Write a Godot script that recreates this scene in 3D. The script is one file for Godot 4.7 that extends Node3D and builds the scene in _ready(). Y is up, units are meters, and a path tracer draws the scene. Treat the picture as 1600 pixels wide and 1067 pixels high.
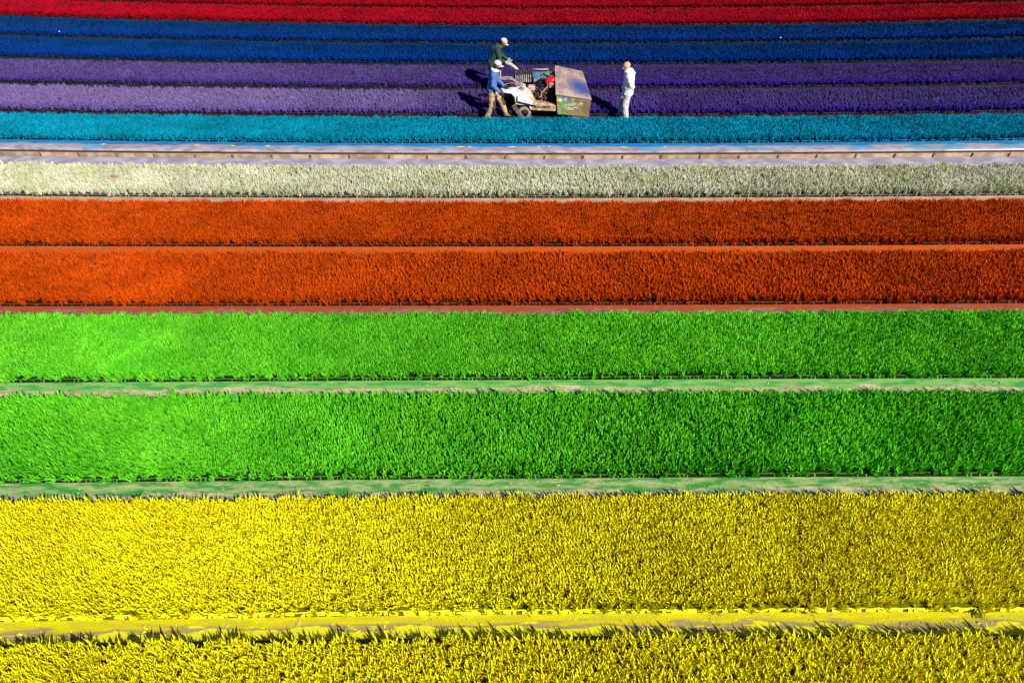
extends Node3D
# Bulb field seen from a drone: strips of leaves sprayed in colours, a small field machine and three workers.

const A0 := -0.01448632
const A1 := -0.00091339
const B0 := 0.00120263
const B1 := 0.00012673
const PITCH := -42.65
const EYE := 9.0

var rng := RandomNumberGenerator.new()
var wrinkle_noise := FastNoiseLite.new()
var patch_noise := FastNoiseLite.new()
var taken := {}
var leaf_material: StandardMaterial3D

func _ready():
	rng.seed = 4711
	# ---- camera, sky, sun, exposure
	var cam := Camera3D.new()
	cam.name = "camera"
	cam.fov = 53.13
	cam.near = 0.1
	cam.far = 2000.0
	cam.position = Vector3(0, EYE, 0)
	cam.rotation_degrees = Vector3(PITCH, 0, 0)
	add_child(cam)
	cam.current = true
	var env := Environment.new()
	env.background_mode = Environment.BG_SKY
	var sky := Sky.new()
	var sm := ProceduralSkyMaterial.new()
	sm.sky_top_color = Color(0.22, 0.40, 0.78)
	sm.sky_horizon_color = Color(0.66, 0.78, 0.92)
	sm.sky_curve = 0.12
	sm.ground_bottom_color = Color(0.16, 0.14, 0.11)
	sm.ground_horizon_color = Color(0.6, 0.68, 0.75)
	sm.sky_energy_multiplier = 0.55
	sky.sky_material = sm
	env.sky = sky
	env.tonemap_mode = Environment.TONE_MAPPER_LINEAR
	env.tonemap_exposure = 1.5
	env.sdfgi_enabled = true
	env.ssao_enabled = true
	env.ssil_enabled = true
	var we := WorldEnvironment.new()
	we.name = "world_environment"
	we.environment = env
	add_child(we)
	var sun := DirectionalLight3D.new()
	sun.name = "sun"
	sun.light_energy = 1.6
	sun.light_color = Color(1.0, 0.965, 0.90)
	sun.light_angular_distance = 0.5
	sun.shadow_enabled = true
	var el := deg_to_rad(38.0)
	var way := Vector3(-0.62 * cos(el), -sin(el), -0.785 * cos(el)).normalized()
	sun.look_at_from_position(Vector3.ZERO, way, Vector3.UP)
	add_child(sun)

	wrinkle_noise.seed = 3
	wrinkle_noise.frequency = 7.0
	patch_noise.seed = 12
	patch_noise.frequency = 0.5
	leaf_material = StandardMaterial3D.new()
	leaf_material.resource_name = "sprayed leaf"
	leaf_material.vertex_color_use_as_albedo = true
	leaf_material.roughness = 0.55
	leaf_material.metallic_specular = 0.22
	leaf_material.backlight_enabled = true
	leaf_material.backlight = Color(0.44, 0.44, 0.44)
	leaf_material.cull_mode = BaseMaterial3D.CULL_DISABLED

	build_ground()
	build_rows()
	build_track()
	build_machine()
	build_people()
	build_small_things()

# ---------------------------------------------------------------- naming
func numbered(n: String) -> String:
	if not taken.has(n):
		taken[n] = 0
		return n
	taken[n] += 1
	return "%s_%03d" % [n, taken[n]]

func tag(o: Node, label := "", category := "", group := "", kind := ""):
	if label != "": o.set_meta("label", label)
	if category != "": o.set_meta("category", category)
	if group != "": o.set_meta("group", group)
	if kind != "": o.set_meta("kind", kind)
	return o

func thing(called: String, at: Vector3, label: String, category: String, group := "") -> Node3D:
	var o := Node3D.new()
	o.name = numbered(called)
	o.position = at
	add_child(o)
	tag(o, label, category, group)
	return o

func put(called: String, mesh: Mesh, m: Material, parent: Node, at := Vector3.ZERO) -> MeshInstance3D:
	var o := MeshInstance3D.new()
	o.name = numbered(called) if parent == self else called
	o.mesh = mesh
	o.material_override = m
	o.position = at
	parent.add_child(o, true)
	return o

func part(called: String, st: SurfaceTool, m: Material, parent: Node) -> MeshInstance3D:
	st.generate_normals()
	return put(called, st.commit(), m, parent)

# ---------------------------------------------------------------- colours and materials
func c8(r: int, g: int, b: int) -> Color:
	return Color(r / 255.0, g / 255.0, b / 255.0)

func lin(r: int, g: int, b: int) -> Color:
	return c8(r, g, b).srgb_to_linear()

func plain(col: Color, rough := 0.7, metal := 0.0, spec := 0.4) -> StandardMaterial3D:
	var m := StandardMaterial3D.new()
	m.albedo_color = col
	m.roughness = rough
	m.metallic = metal
	m.metallic_specular = spec
	return m

func noisy(a: Color, b: Color, freq := 3.0, rough := 0.75, lo := 0.35, hi := 0.65, sd := 1, metal := 0.0) -> StandardMaterial3D:
	# two tones mixed by a noise pattern, laid on from three sides
	var n := FastNoiseLite.new()
	n.seed = sd
	n.frequency = 0.02
	n.fractal_octaves = 5
	var g := Gradient.new()
	g.set_color(0, a)
	g.set_offset(0, lo)
	g.set_color(1, b)
	g.set_offset(1, hi)
	var t := NoiseTexture2D.new()
	t.width = 256
	t.height = 256
	t.seamless = true
	t.noise = n
	t.color_ramp = g
	var m := StandardMaterial3D.new()
	m.albedo_texture = t
	m.uv1_triplanar = true
	m.uv1_world_triplanar = true
	m.uv1_scale = Vector3.ONE * freq / 3.0
	m.roughness = rough
	m.metallic = metal
	m.metallic_specular = 0.35
	return m

# ---------------------------------------------------------------- mesh helpers
func begin(flat := true) -> SurfaceTool:
	var st := SurfaceTool.new()
	st.begin(Mesh.PRIMITIVE_TRIANGLES)
	st.set_smooth_group(-1 if flat else 0)
	return st

func tri(st: SurfaceTool, a: Vector3, b: Vector3, c: Vector3, outward: Vector3):
	if (b - a).cross(c - a).dot(outward) > 0.0:
		var k := b
		b = c
		c = k
	st.add_vertex(a)
	st.add_vertex(b)
	st.add_vertex(c)

func quad(st: SurfaceTool, a: Vector3, b: Vector3, c: Vector3, d: Vector3, outward: Vector3):
	tri(st, a, b, c, outward)
	tri(st, a, c, d, outward)

func hexa(st: SurfaceTool, p: Array):
	# p: near bottom left, near bottom right, near top right, near top left, then the same four far away
	var mid := Vector3.ZERO
	for q in p: mid += q / 8.0
	for f in [[0, 1, 2, 3], [4, 5, 6, 7], [0, 1, 5, 4], [3, 2, 6, 7], [0, 3, 7, 4], [1, 2, 6, 5]]:
		var c: Vector3 = (p[f[0]] + p[f[1]] + p[f[2]] + p[f[3]]) / 4.0
		quad(st, p[f[0]], p[f[1]], p[f[2]], p[f[3]], c - mid)

func bevel_box(st: SurfaceTool, lo: Vector3, hi: Vector3, bev := 0.01, t := Transform3D()):
	var c := (lo + hi) / 2.0
	var h := (hi - lo) / 2.0
	var w := minf(bev, minf(h.x, minf(h.y, h.z)) * 0.6)
	var at := func(s: Vector3, ax: int) -> Vector3:
		var v := Vector3(s.x * (h.x - w), s.y * (h.y - w), s.z * (h.z - w))
		v[ax] = s[ax] * h[ax]
		return t * (c + v)
	for ax in 3:
		var b := (ax + 1) % 3
		var d := (ax + 2) % 3
		for s in [-1.0, 1.0]:
			var q := []
			for k in [[-1.0, -1.0], [1.0, -1.0], [1.0, 1.0], [-1.0, 1.0]]:
				var v := Vector3.ZERO
				v[ax] = s
				v[b] = k[0]
				v[d] = k[1]
				q.append(at.call(v, ax))
			var n := Vector3.ZERO
			n[ax] = s
			quad(st, q[0], q[1], q[2], q[3], t.basis * n)
		for s in [-1.0, 1.0]:
			for r in [-1.0, 1.0]:   # the edge along axis d, between faces ax and b
				var v0 := Vector3.ZERO
				v0[ax] = s
				v0[b] = r
				var v1 := v0
				v0[d] = -1.0
				v1[d] = 1.0
				var n := Vector3.ZERO
				n[ax] = s
				n[b] = r
				quad(st, at.call(v0, ax), at.call(v1, ax), at.call(v1, b), at.call(v0, b), t.basis * n)
	for x in [-1.0, 1.0]:
		for y in [-1.0, 1.0]:
			for z in [-1.0, 1.0]:
				var v := Vector3(x, y, z)
				tri(st, at.call(v, 0), at.call(v, 1), at.call(v, 2), t.basis * v)

func box_at(st: SurfaceTool, c: Vector3, s: Vector3, bev := 0.01, rot := Vector3.ZERO):
	bevel_box(st, -s / 2.0, s / 2.0, bev, Transform3D(Basis.from_euler(rot), c))

func tube(st: SurfaceTool, pts: Array, r: float, seg := 8, r_end := -1.0):
	var rings := []
	for i in pts.size():
		var d: Vector3 = (pts[mini(i + 1, pts.size() - 1)] - pts[maxi(i - 1, 0)]).normalized()
		var u := d.cross(Vector3.UP if absf(d.y) < 0.9 else Vector3.RIGHT).normalized()
		var v := d.cross(u)
		var rr := r if r_end < 0.0 else lerpf(r, r_end, float(i) / (pts.size() - 1))
		var ring := []
		for k in seg:
			var a := TAU * k / seg
			ring.append(pts[i] + (u * cos(a) + v * sin(a)) * rr)
		rings.append(ring)
	for i in pts.size() - 1:
		for k in seg:
			var n := (k + 1) % seg
			var c: Vector3 = (rings[i][k] + rings[i][n]) / 2.0 - pts[i]
			quad(st, rings[i][k], rings[i][n], rings[i + 1][n], rings[i + 1][k], c)
	for e in [0, pts.size() - 1]:
		var o: Vector3 = pts[e] - pts[1 if e == 0 else e - 1]
		for k in range(1, seg - 1):
			tri(st, rings[e][0], rings[e][k], rings[e][k + 1], o)

func lathe(st: SurfaceTool, profile: Array, t: Transform3D, seg := 20):
	# profile: (radius, height) pairs turned round the y axis of t; outward is to the left when walking along it from the bottom up
	for i in profile.size() - 1:
		var p: Vector2 = profile[i]
		var q: Vector2 = profile[i + 1]
		var nrm := Vector2(q.y - p.y, p.x - q.x)
		for k in seg:
			var a := TAU * k / seg
			var b := TAU * (k + 1) / seg
			var m := (a + b) / 2.0
			var out := t.basis * Vector3(cos(m) * nrm.x, nrm.y, sin(m) * nrm.x)
			var p0 := t * Vector3(cos(a) * p.x, p.y, sin(a) * p.x)
			var p1 := t * Vector3(cos(b) * p.x, p.y, sin(b) * p.x)
			var q0 := t * Vector3(cos(a) * q.x, q.y, sin(a) * q.x)
			var q1 := t * Vector3(cos(b) * q.x, q.y, sin(b) * q.x)
			if p.x > 1e-5: tri(st, p0, p1, q1, out)
			if q.x > 1e-5: tri(st, p0, q1, q0, out)

func bent_plate(st: SurfaceTool, pts: Array, z0: float, z1: float, thick: float):
	# a strip of sheet metal that follows a line in x and y
	for i in pts.size() - 1:
		var a: Vector2 = pts[i]
		var b: Vector2 = pts[i + 1]
		hexa(st, [Vector3(a.x, a.y - thick, z0), Vector3(b.x, b.y - thick, z0), Vector3(b.x, b.y, z0), Vector3(a.x, a.y, z0),
			Vector3(a.x, a.y - thick, z1), Vector3(b.x, b.y - thick, z1), Vector3(b.x, b.y, z1), Vector3(a.x, a.y, z1)])

# ---------------------------------------------------------------- the field
func line_z(zk: float, x: float) -> float:
	# the rows of this field swing in a very wide, shared curve
	return zk + (A0 + A1 * zk) * x + (B0 + B1 * zk) * x * x

func reach(zk: float) -> float:
	return 0.75 * sqrt(zk * zk + EYE * EYE) * 0.98 + 1.6

func ribbon(profile: Array, hw: float, along: float, step := 0.5, bumps := 0.0, ragged := 0.0) -> ArrayMesh:
	# profile: (row line, height) from the far side to the near side; u runs along the row, to and fro, v across it
	var st := begin(false)
	var n := int(ceil(2.0 * hw / step))
	var total := 0.0
	for j in profile.size() - 1: total += profile[j].distance_to(profile[j + 1])
	for i in n + 1:
		var x := -hw + 2.0 * hw * i / n
		var v := 0.0
		for j in profile.size():
			if j > 0: v += profile[j - 1].distance_to(profile[j])
			st.set_uv(Vector2(pingpong((x + 100.0) / along, 1.0), v / total))
			var y: float = profile[j].y
			if bumps > 0.0 and j > 0 and j < profile.size() - 1:
				y += bumps * patch_noise.get_noise_2d(x * 5.0, profile[j].x * 5.0)
			var off := 0.0
			if ragged > 0.0 and j >= profile.size() - 2: off = ragged * (patch_noise.get_noise_2d(x * 14.0, profile[0].x * 9.0) + 0.4 * sin(x * TAU / 0.21 + profile[0].x))
			st.add_vertex(Vector3(x, y, line_z(profile[j].x, x) + off))
	var w := profile.size()
	for i in n:
		for j in w - 1:
			var a := i * w + j
			for k in [a, a + w, a + w + 1, a, a + w + 1, a + 1]: st.add_index(k)
	st.generate_normals()
	return st.commit()

func build_ground():
	var m := noisy(c8(92, 80, 62), c8(122, 108, 84), 0.6, 0.95, 0.3, 0.7, 5)
	var st := begin()
	quad(st, Vector3(-700, -0.03, 700), Vector3(700, -0.03, 700), Vector3(700, -0.03, -900), Vector3(-700, -0.03, -900), Vector3.UP)
	tag(part("ground", st, m, self), "sandy brown field soil under and around the rows", "", "", "structure")

# rows: key, label, front line, back line, dye, second dye, leaf size
func row_list() -> Array:
	return [
		["red flower row cut off by the upper edge, behind the other red row", -30.00, -31.65, lin(174, 5, 36), lin(146, 4, 30), 0.94],
		["red flower row between the farther red row and the blue rows", -28.02, -29.62, lin(180, 6, 38), lin(152, 5, 32), 0.94],
		["dark blue flower row bordering the red rows", -26.03, -27.60, lin(2, 62, 126), lin(2, 50, 104), 0.94],
		["dark blue flower row bordering the purple rows", -24.02, -25.60, lin(2, 64, 132), lin(2, 52, 110), 0.94],
		["purple flower row bordering the blue rows, behind the field machine", -21.95, -23.55, lin(82, 64, 146), lin(68, 54, 120), 0.94],
		["purple flower row that the field machine straddles, paler lilac at one end", -19.90, -21.50, lin(90, 72, 150), lin(76, 62, 128), 0.94],
		["turquoise flower row along the pale track", -18.08, -19.52, lin(0, 164, 200), lin(4, 142, 172), 0.95],
		["white flower row tinged with green beside the timber edging", -15.12, -16.54, lin(216, 221, 198), lin(192, 203, 162), 0.98],
		["orange flower row bordering the white row", -12.99, -14.79, lin(206, 82, 2), lin(180, 66, 3), 1.0],
		["orange flower row bordering the green rows", -10.88, -12.64, lin(206, 82, 2), lin(180, 66, 3), 1.0],
		["bright green row of leaves bordering the orange rows", -8.735, -10.52, lin(112, 220, 46), lin(84, 194, 36), 1.0],
		["bright green row of leaves bordering the yellow rows", -6.545, -8.35, lin(112, 220, 46), lin(84, 194, 36), 1.0],
		["wide yellow row of leaves bordering the green rows", -4.312, -6.18, lin(242, 242, 24), lin(232, 226, 18), 1.0],
		["yellow row of leaves cut off by the lower edge", -2.08, -3.99, lin(240, 240, 24), lin(226, 220, 16), 1.0],
	]

func leaf(st: SurfaceTool, foot: Vector3, az: float, lean: float, length: float, width: float, tone: Color):
	var side := Vector3(-sin(az), 0, cos(az))
	var p := foot
	var l := lean * 0.5
	var cols := []
	var share := [0.75, 1.0, 0.82]
	for i in 4:
		var out := Vector3(cos(az), 0, sin(az))
		var dir := (Vector3.UP * cos(l) + out * sin(l))
		var nrm := (Vector3.UP * -sin(l) + out * cos(l))
		if i < 3:
			var w: float = width * 0.5 * share[i]
			cols.append([p + side * w - nrm * w * 0.5, p, p - side * w - nrm * w * 0.5])
		else:
			cols.append([p])
		p += dir * length * [0.34, 0.36, 0.3, 0.0][i]
		l += lean * 0.38
	st.set_color(tone)
	for i in 2:
		for k in 2:
			var a: Array = cols[i]
			var b: Array = cols[i + 1]
			for v in [a[k], b[k], b[k + 1], a[k], b[k + 1], a[k + 1]]: st.add_vertex(v)
	for k in 2:
		for v in [cols[2][k], cols[3][0], cols[2][k + 1]]: st.add_vertex(v)

func plant_mesh(sd: int, leaves: int, spread: float, size := 1.0) -> ArrayMesh:
	var r := RandomNumberGenerator.new()
	r.seed = sd
	var st := begin()
	for i in leaves:
		var az := r.randf() * TAU
		var d := sqrt(r.randf()) * spread
		var a2 := r.randf() * TAU
		var tone := r.randf_range(0.80, 1.0)
		var col := Color(tone, tone * r.randf_range(0.94, 1.0), tone)
		var length := r.randf_range(0.11, 0.19) * size
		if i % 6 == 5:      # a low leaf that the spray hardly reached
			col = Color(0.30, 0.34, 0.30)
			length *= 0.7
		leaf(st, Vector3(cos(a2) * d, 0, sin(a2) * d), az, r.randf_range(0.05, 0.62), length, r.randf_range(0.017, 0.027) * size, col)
	st.generate_normals()
	return st.commit()

func row_color(k: int, dye: Color, dye2: Color, x: float, across: float) -> Color:
	# across: 0 at the front line, 1 at the back
	var n := patch_noise.get_noise_2d(x * 1.3, k * 37.0 + across * 3.0) * 0.9 + 0.5 + rng.randf_range(-0.3, 0.3)
	var c := dye.lerp(dye2, clampf(n, 0.0, 1.0))
	if k == 4 or k == 5:
		var pale := smoothstep(1.5, -7.0, x + patch_noise.get_noise_2d(x, 9.0) * 3.0) * (0.95 if k == 5 else 0.30)
		c = c.lerp(lin(138, 122, 178), clampf(pale + rng.randf_range(-0.2, 0.1), 0.0, 1.0) * 0.8)
		c = c.lerp(lin(70, 44, 176), (0.75 if x > 0.0 else 0.35) * smoothstep(0.38, 0.0, across + rng.randf_range(-0.1, 0.1)))
	elif k == 2 or k == 3:
		c = c.lerp(lin(0, 66, 190), 0.38 * smoothstep(0.7, 0.0, across + rng.randf_range(-0.2, 0.2)))
	elif k == 7:
		if across > 0.86 + rng.randf() * 0.12: c = c.lerp(lin(236, 230, 110), 0.55)
		if Vector2(x + 10.35, (across - 0.42) * 1.3).length() < 0.15 * rng.randf_range(0.4, 1.5): c = c.lerp(lin(170, 110, 116), rng.randf_range(0.2, 0.8))
	c = c * rng.randf_range(0.86, 1.08) * (1.0 + 0.16 * patch_noise.get_noise_2d(x * 0.7 + 40.0, k * 23.0 + across * 0.8))
	c.a = 1.0
	return c

func build_rows():
	var rows := row_list()
	var variants := []
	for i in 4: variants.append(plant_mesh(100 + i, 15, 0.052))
	var sand := c8(176, 168, 128)
	for k in rows.size():
		var r: Array = rows[k]
		var zf: float = r[1]
		var zb: float = r[2]
		var dye: Color = r[3]
		var hw := reach(zb) if k < 12 else reach(-4.5)
		var row := thing("flower_row", Vector3.ZERO, r[0], "flower row", "colour sprayed rows across the field")
		# the raised soil that the plants stand in, dark where the spray did not reach
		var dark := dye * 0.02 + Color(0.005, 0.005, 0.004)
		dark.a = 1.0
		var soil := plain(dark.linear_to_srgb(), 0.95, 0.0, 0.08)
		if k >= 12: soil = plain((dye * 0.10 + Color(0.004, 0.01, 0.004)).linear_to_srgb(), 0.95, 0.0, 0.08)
		put("soil_bed", ribbon([Vector2(zb, -0.02), Vector2(zb + 0.04, 0.045), Vector2((zb + zf) / 2.0, 0.055), Vector2(zf - 0.05, 0.045), Vector2(zf - 0.026, 0.028), Vector2(zf - 0.006, -0.02)], hw, 4.0, 0.07, 0.014, 0.016), soil, row)
		# the edge of the planting net along the front of the bed
		var net := begin()
		var cord := []
		var n := int(2.0 * hw / 0.07)
		var bright := 0.75 if k >= 12 else (0.6 if k == 6 else 0.30)
		var sag := 0.0
		for i in n + 1:
			var x := -hw + i * 0.07
			sag = clampf(sag + rng.randf_range(-0.004, 0.004), -0.012, 0.012)
			cord.append(Vector3(x, 0.040 + rng.randf_range(-0.006, 0.004), line_z(zf - 0.030, x) + sag + 0.007 * sin(x * TAU / 0.21)))
			if rng.randf() < (0.45 if k < 12 else 0.1): continue
			var ww := rng.randf_range(0.004, 0.013) if k < 12 else rng.randf_range(0.022, 0.046)
			var za := line_z(zf - 0.028, x) + sag
			var ze := line_z(zf + 0.006, x) + rng.randf_range(-0.02, 0.006)
			var sk := rng.randf_range(-0.02, 0.02)
			quad(net, Vector3(x - ww, 0.042, za), Vector3(x + ww, 0.042, za), Vector3(x + sk + ww * 0.9, -0.006, ze), Vector3(x + sk - ww * 0.9, -0.006, ze), Vector3(0, 1, 0.6))
		tube(net, cord, 0.006 if k < 12 else 0.009, 5)
		part("net_edge", net, plain((dye * bright + Color(0.02, 0.02, 0.02) * (1.0 - bright)).linear_to_srgb(), 0.8), row)
		# the leaves
		var mm := MultiMesh.new()
		mm.transform_format = MultiMesh.TRANSFORM_3D
		mm.use_colors = true
		mm.mesh = variants[k % 4]
		var places := []
		var colors := []
		var single := k in [10, 11, 12]
		var depth := zf - zb
		var sp := 0.060 if k >= 10 else (0.066 if k >= 6 else 0.080)
		var nx := int(2.0 * hw / sp)
		var nz := int((depth - 0.1) / sp)
		for i in nx:
			for j in nz + 1:
				var front := j == 0
				var x := -hw + (i + 0.5) * sp + rng.randf_range(-0.04, 0.04)
				if front:
					if i * sp / 0.21 >= int(2.0 * hw / 0.21): continue
					var off_rank := fmod(i * sp, 0.21) >= sp
					if off_rank and rng.randf() > 0.22: continue
					if not off_rank: x = -hw + floor(i * sp / 0.21) * 0.21 + rng.randf_range(-0.03, 0.03)
				var zk := zf - 0.036 - j * (depth - 0.16) / nz + rng.randf_range(-0.035, 0.035) + 0.05 * patch_noise.get_noise_2d(x * 2.2, k * 11.0 + (0.0 if j * 2 < nz else 50.0))
				if j == 1: zk -= 0.022
				var z := line_z(zk, x)
				if patch_noise.get_noise_2d(x * 5.0 + 300.0, zk * 5.0) > 0.66 and rng.randf() < 0.7: continue   # a plant that failed
				if k == 5 and x > 0.0 and x < 2.33 and z > -21.55: continue
				var across := (zf - zk) / depth
				var big: float = r[5] * (1.0 + 0.16 * patch_noise.get_noise_2d(x * 3.0, zk * 3.0)) * rng.randf_range(0.80, 1.10)
				var lean := 0.08 * rng.randfn()
				var tip := 0.08 * rng.randfn()
				if across < 0.12: lean += rng.randf_range(0.15, 0.6) * (1.0 if front else 0.5)
				elif across > 0.93: lean -= rng.randf_range(0.0, 0.3)
				var b := Basis.from_euler(Vector3(lean, 0, tip)) * Basis(Vector3.UP, rng.randf() * TAU)
				b = b.scaled_local(Vector3(big, big * rng.randf_range(0.9, 1.08), big))
				var at := Transform3D(b, Vector3(x, 0.045, z))
				var c := row_color(k, dye, r[4], x, across)
				if front and single:
					var o := put("plant", variants[rng.randi() % 4], edge_material(k, rng.randi() % 3, dye, r[4]), row)
					o.transform = at
				else:
					places.append(at)
					colors.append(c)
		mm.instance_count = places.size()
		for i in places.size():
			mm.set_instance_transform(i, places[i])
			mm.set_instance_color(i, colors[i])
		var mi := MultiMeshInstance3D.new()
		mi.name = "leaves"
		mi.multimesh = mm
		mi.material_override = leaf_material
		mi.set_meta("kind", "stuff")
		row.add_child(mi)
		# the trodden path behind this row, up to the front of the next one
		if k > 0 and k != 7:
			var from: float = rows[k - 1][1] + 0.003
			var to := zb - 0.003
			build_path(k, from, to, hw, rows[k - 1][3], dye, sand)

var edge_mats := {}
func edge_material(k: int, v: int, dye: Color, dye2: Color) -> StandardMaterial3D:
	var key := k * 10 + v
	if not edge_mats.has(key):
		var m := leaf_material.duplicate()
		m.albedo_color = dye.lerp(dye2, v * 0.35).linear_to_srgb()
		edge_mats[key] = m
	return edge_mats[key]

func strip_texture(w: int, h: int, sd: int, pick: Callable) -> ImageTexture:
	var im := Image.create(w, h, false, Image.FORMAT_RGB8)
	var a := FastNoiseLite.new()
	a.seed = sd
	a.frequency = 0.012
	a.fractal_octaves = 5
	var b := FastNoiseLite.new()
	b.seed = sd + 9
	b.frequency = 0.12
	b.fractal_octaves = 3
	for y in h:
		for x in w:
			var c: Color = pick.call(float(y) / h, a.get_noise_2d(x, y * 1.4), b.get_noise_2d(x * 0.9, y * 0.6), a.get_noise_2d(x * 2.0 + 900.0, y * 2.4))
			im.set_pixel(x, y, c)
	return ImageTexture.create_from_image(im)

func build_path(k: int, from: float, to: float, hw: float, behind: Color, ahead: Color, sand: Color):
	# overspray: the far side took the colour of the row behind it, the near side that of the row in front
	var dye_far := behind.linear_to_srgb()
	var dye_near := ahead.linear_to_srgb()
	var wide := k >= 8
	var base := sand if wide else c8(70, 62, 70)
	if k == 11 or k == 12: base = c8(196, 194, 146)
	if k == 8: base = c8(196, 164, 134)
	if k == 10: base = c8(150, 104, 84)
	if k == 9: base = c8(184, 84, 36)
	var r2 := RandomNumberGenerator.new()
	r2.seed = 50 + k
	var pick := func(v: float, n: float, fine: float, streak: float) -> Color:
		var c := base.lerp(base.darkened(0.18), clampf(0.4 + streak * 1.3, 0, 1))
		c = c.lightened(clampf(fine * 0.3, 0, 0.2)).darkened(clampf(-fine * 0.3, 0, 0.2))
		var f := smoothstep(0.62, 0.5, v + n * 0.55) * 0.75
		var g := 0.0
		if k == 12:
			f = smoothstep(0.66, 0.56, v + n * 0.4) * (0.55 + 0.5 * clampf(0.5 + streak * 2.0, 0, 1))
			c = c.lerp(Color(0.36, 0.60, 0.30), f * 0.75).lerp(Color(0.20, 0.55, 0.22), clampf(f * (streak * 2.5 - 0.2), 0, 0.8))
			g = smoothstep(0.99, 1.12, v + n * 0.5) * 0.4
		elif k == 11:
			f = smoothstep(0.58, 0.42, v + n * 0.3)
			c = c.lerp(Color(0.42, 0.70, 0.34), f * 0.8).lerp(Color(0.22, 0.60, 0.24), clampf(f * streak * 2.5, 0, 0.7))
			g = smoothstep(0.8, 1.1, v + n * 0.4) * 0.3
		elif k == 13:
			f = smoothstep(0.46, 0.30, v + n * 0.35)
			c = c.lerp(c8(158, 140, 86), 0.75).lerp(Color(0.80, 0.78, 0.04), f * (0.72 + 0.28 * clampf(streak * 3.0 + 0.3, 0, 1)))
			g = smoothstep(0.54, 0.68, v + n * 0.6 + streak * 0.3) * 0.8
			if r2.randf() < 0.004: c = Color(0.98, 0.93, 0.05)
		elif k == 9:
			f = 0.5 + streak
			c = c.lerp(Color(0.82, 0.34, 0.07), clampf(f, 0, 0.8))
		elif k == 10:
			f = smoothstep(0.45, 0.2, v + n * 0.5)
			c = c.lerp(Color(0.66, 0.25, 0.10), f * 0.7)
		elif k == 8:
			g = smoothstep(0.55, 0.95, v + n * 0.4) * 0.35
		else:
			c = c.lerp(dye_far, 0.35 * smoothstep(0.8, 0.2, v)).darkened(0.45)
		c = c.lerp(dye_near, g)
		return Color(c.r * 0.9, c.g * 0.9, c.b * 0.9)
	var m := StandardMaterial3D.new()
	m.albedo_texture = strip_texture(1024 if wide else 256, 96 if wide else 32, 70 + k, pick)
	m.roughness = 0.92
	m.metallic_specular = 0.3
	m.texture_repeat = false
	var prof := []
	for i in 7:
		prof.append(Vector2(lerpf(from, to, i / 6.0), -0.008 - 0.010 * sin(PI * i / 6.0)))
	tag(put("path", ribbon(prof, hw, 14.0, 0.25, 0.012 if wide else 0.0), m, self), "", "", "", "structure")

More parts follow.
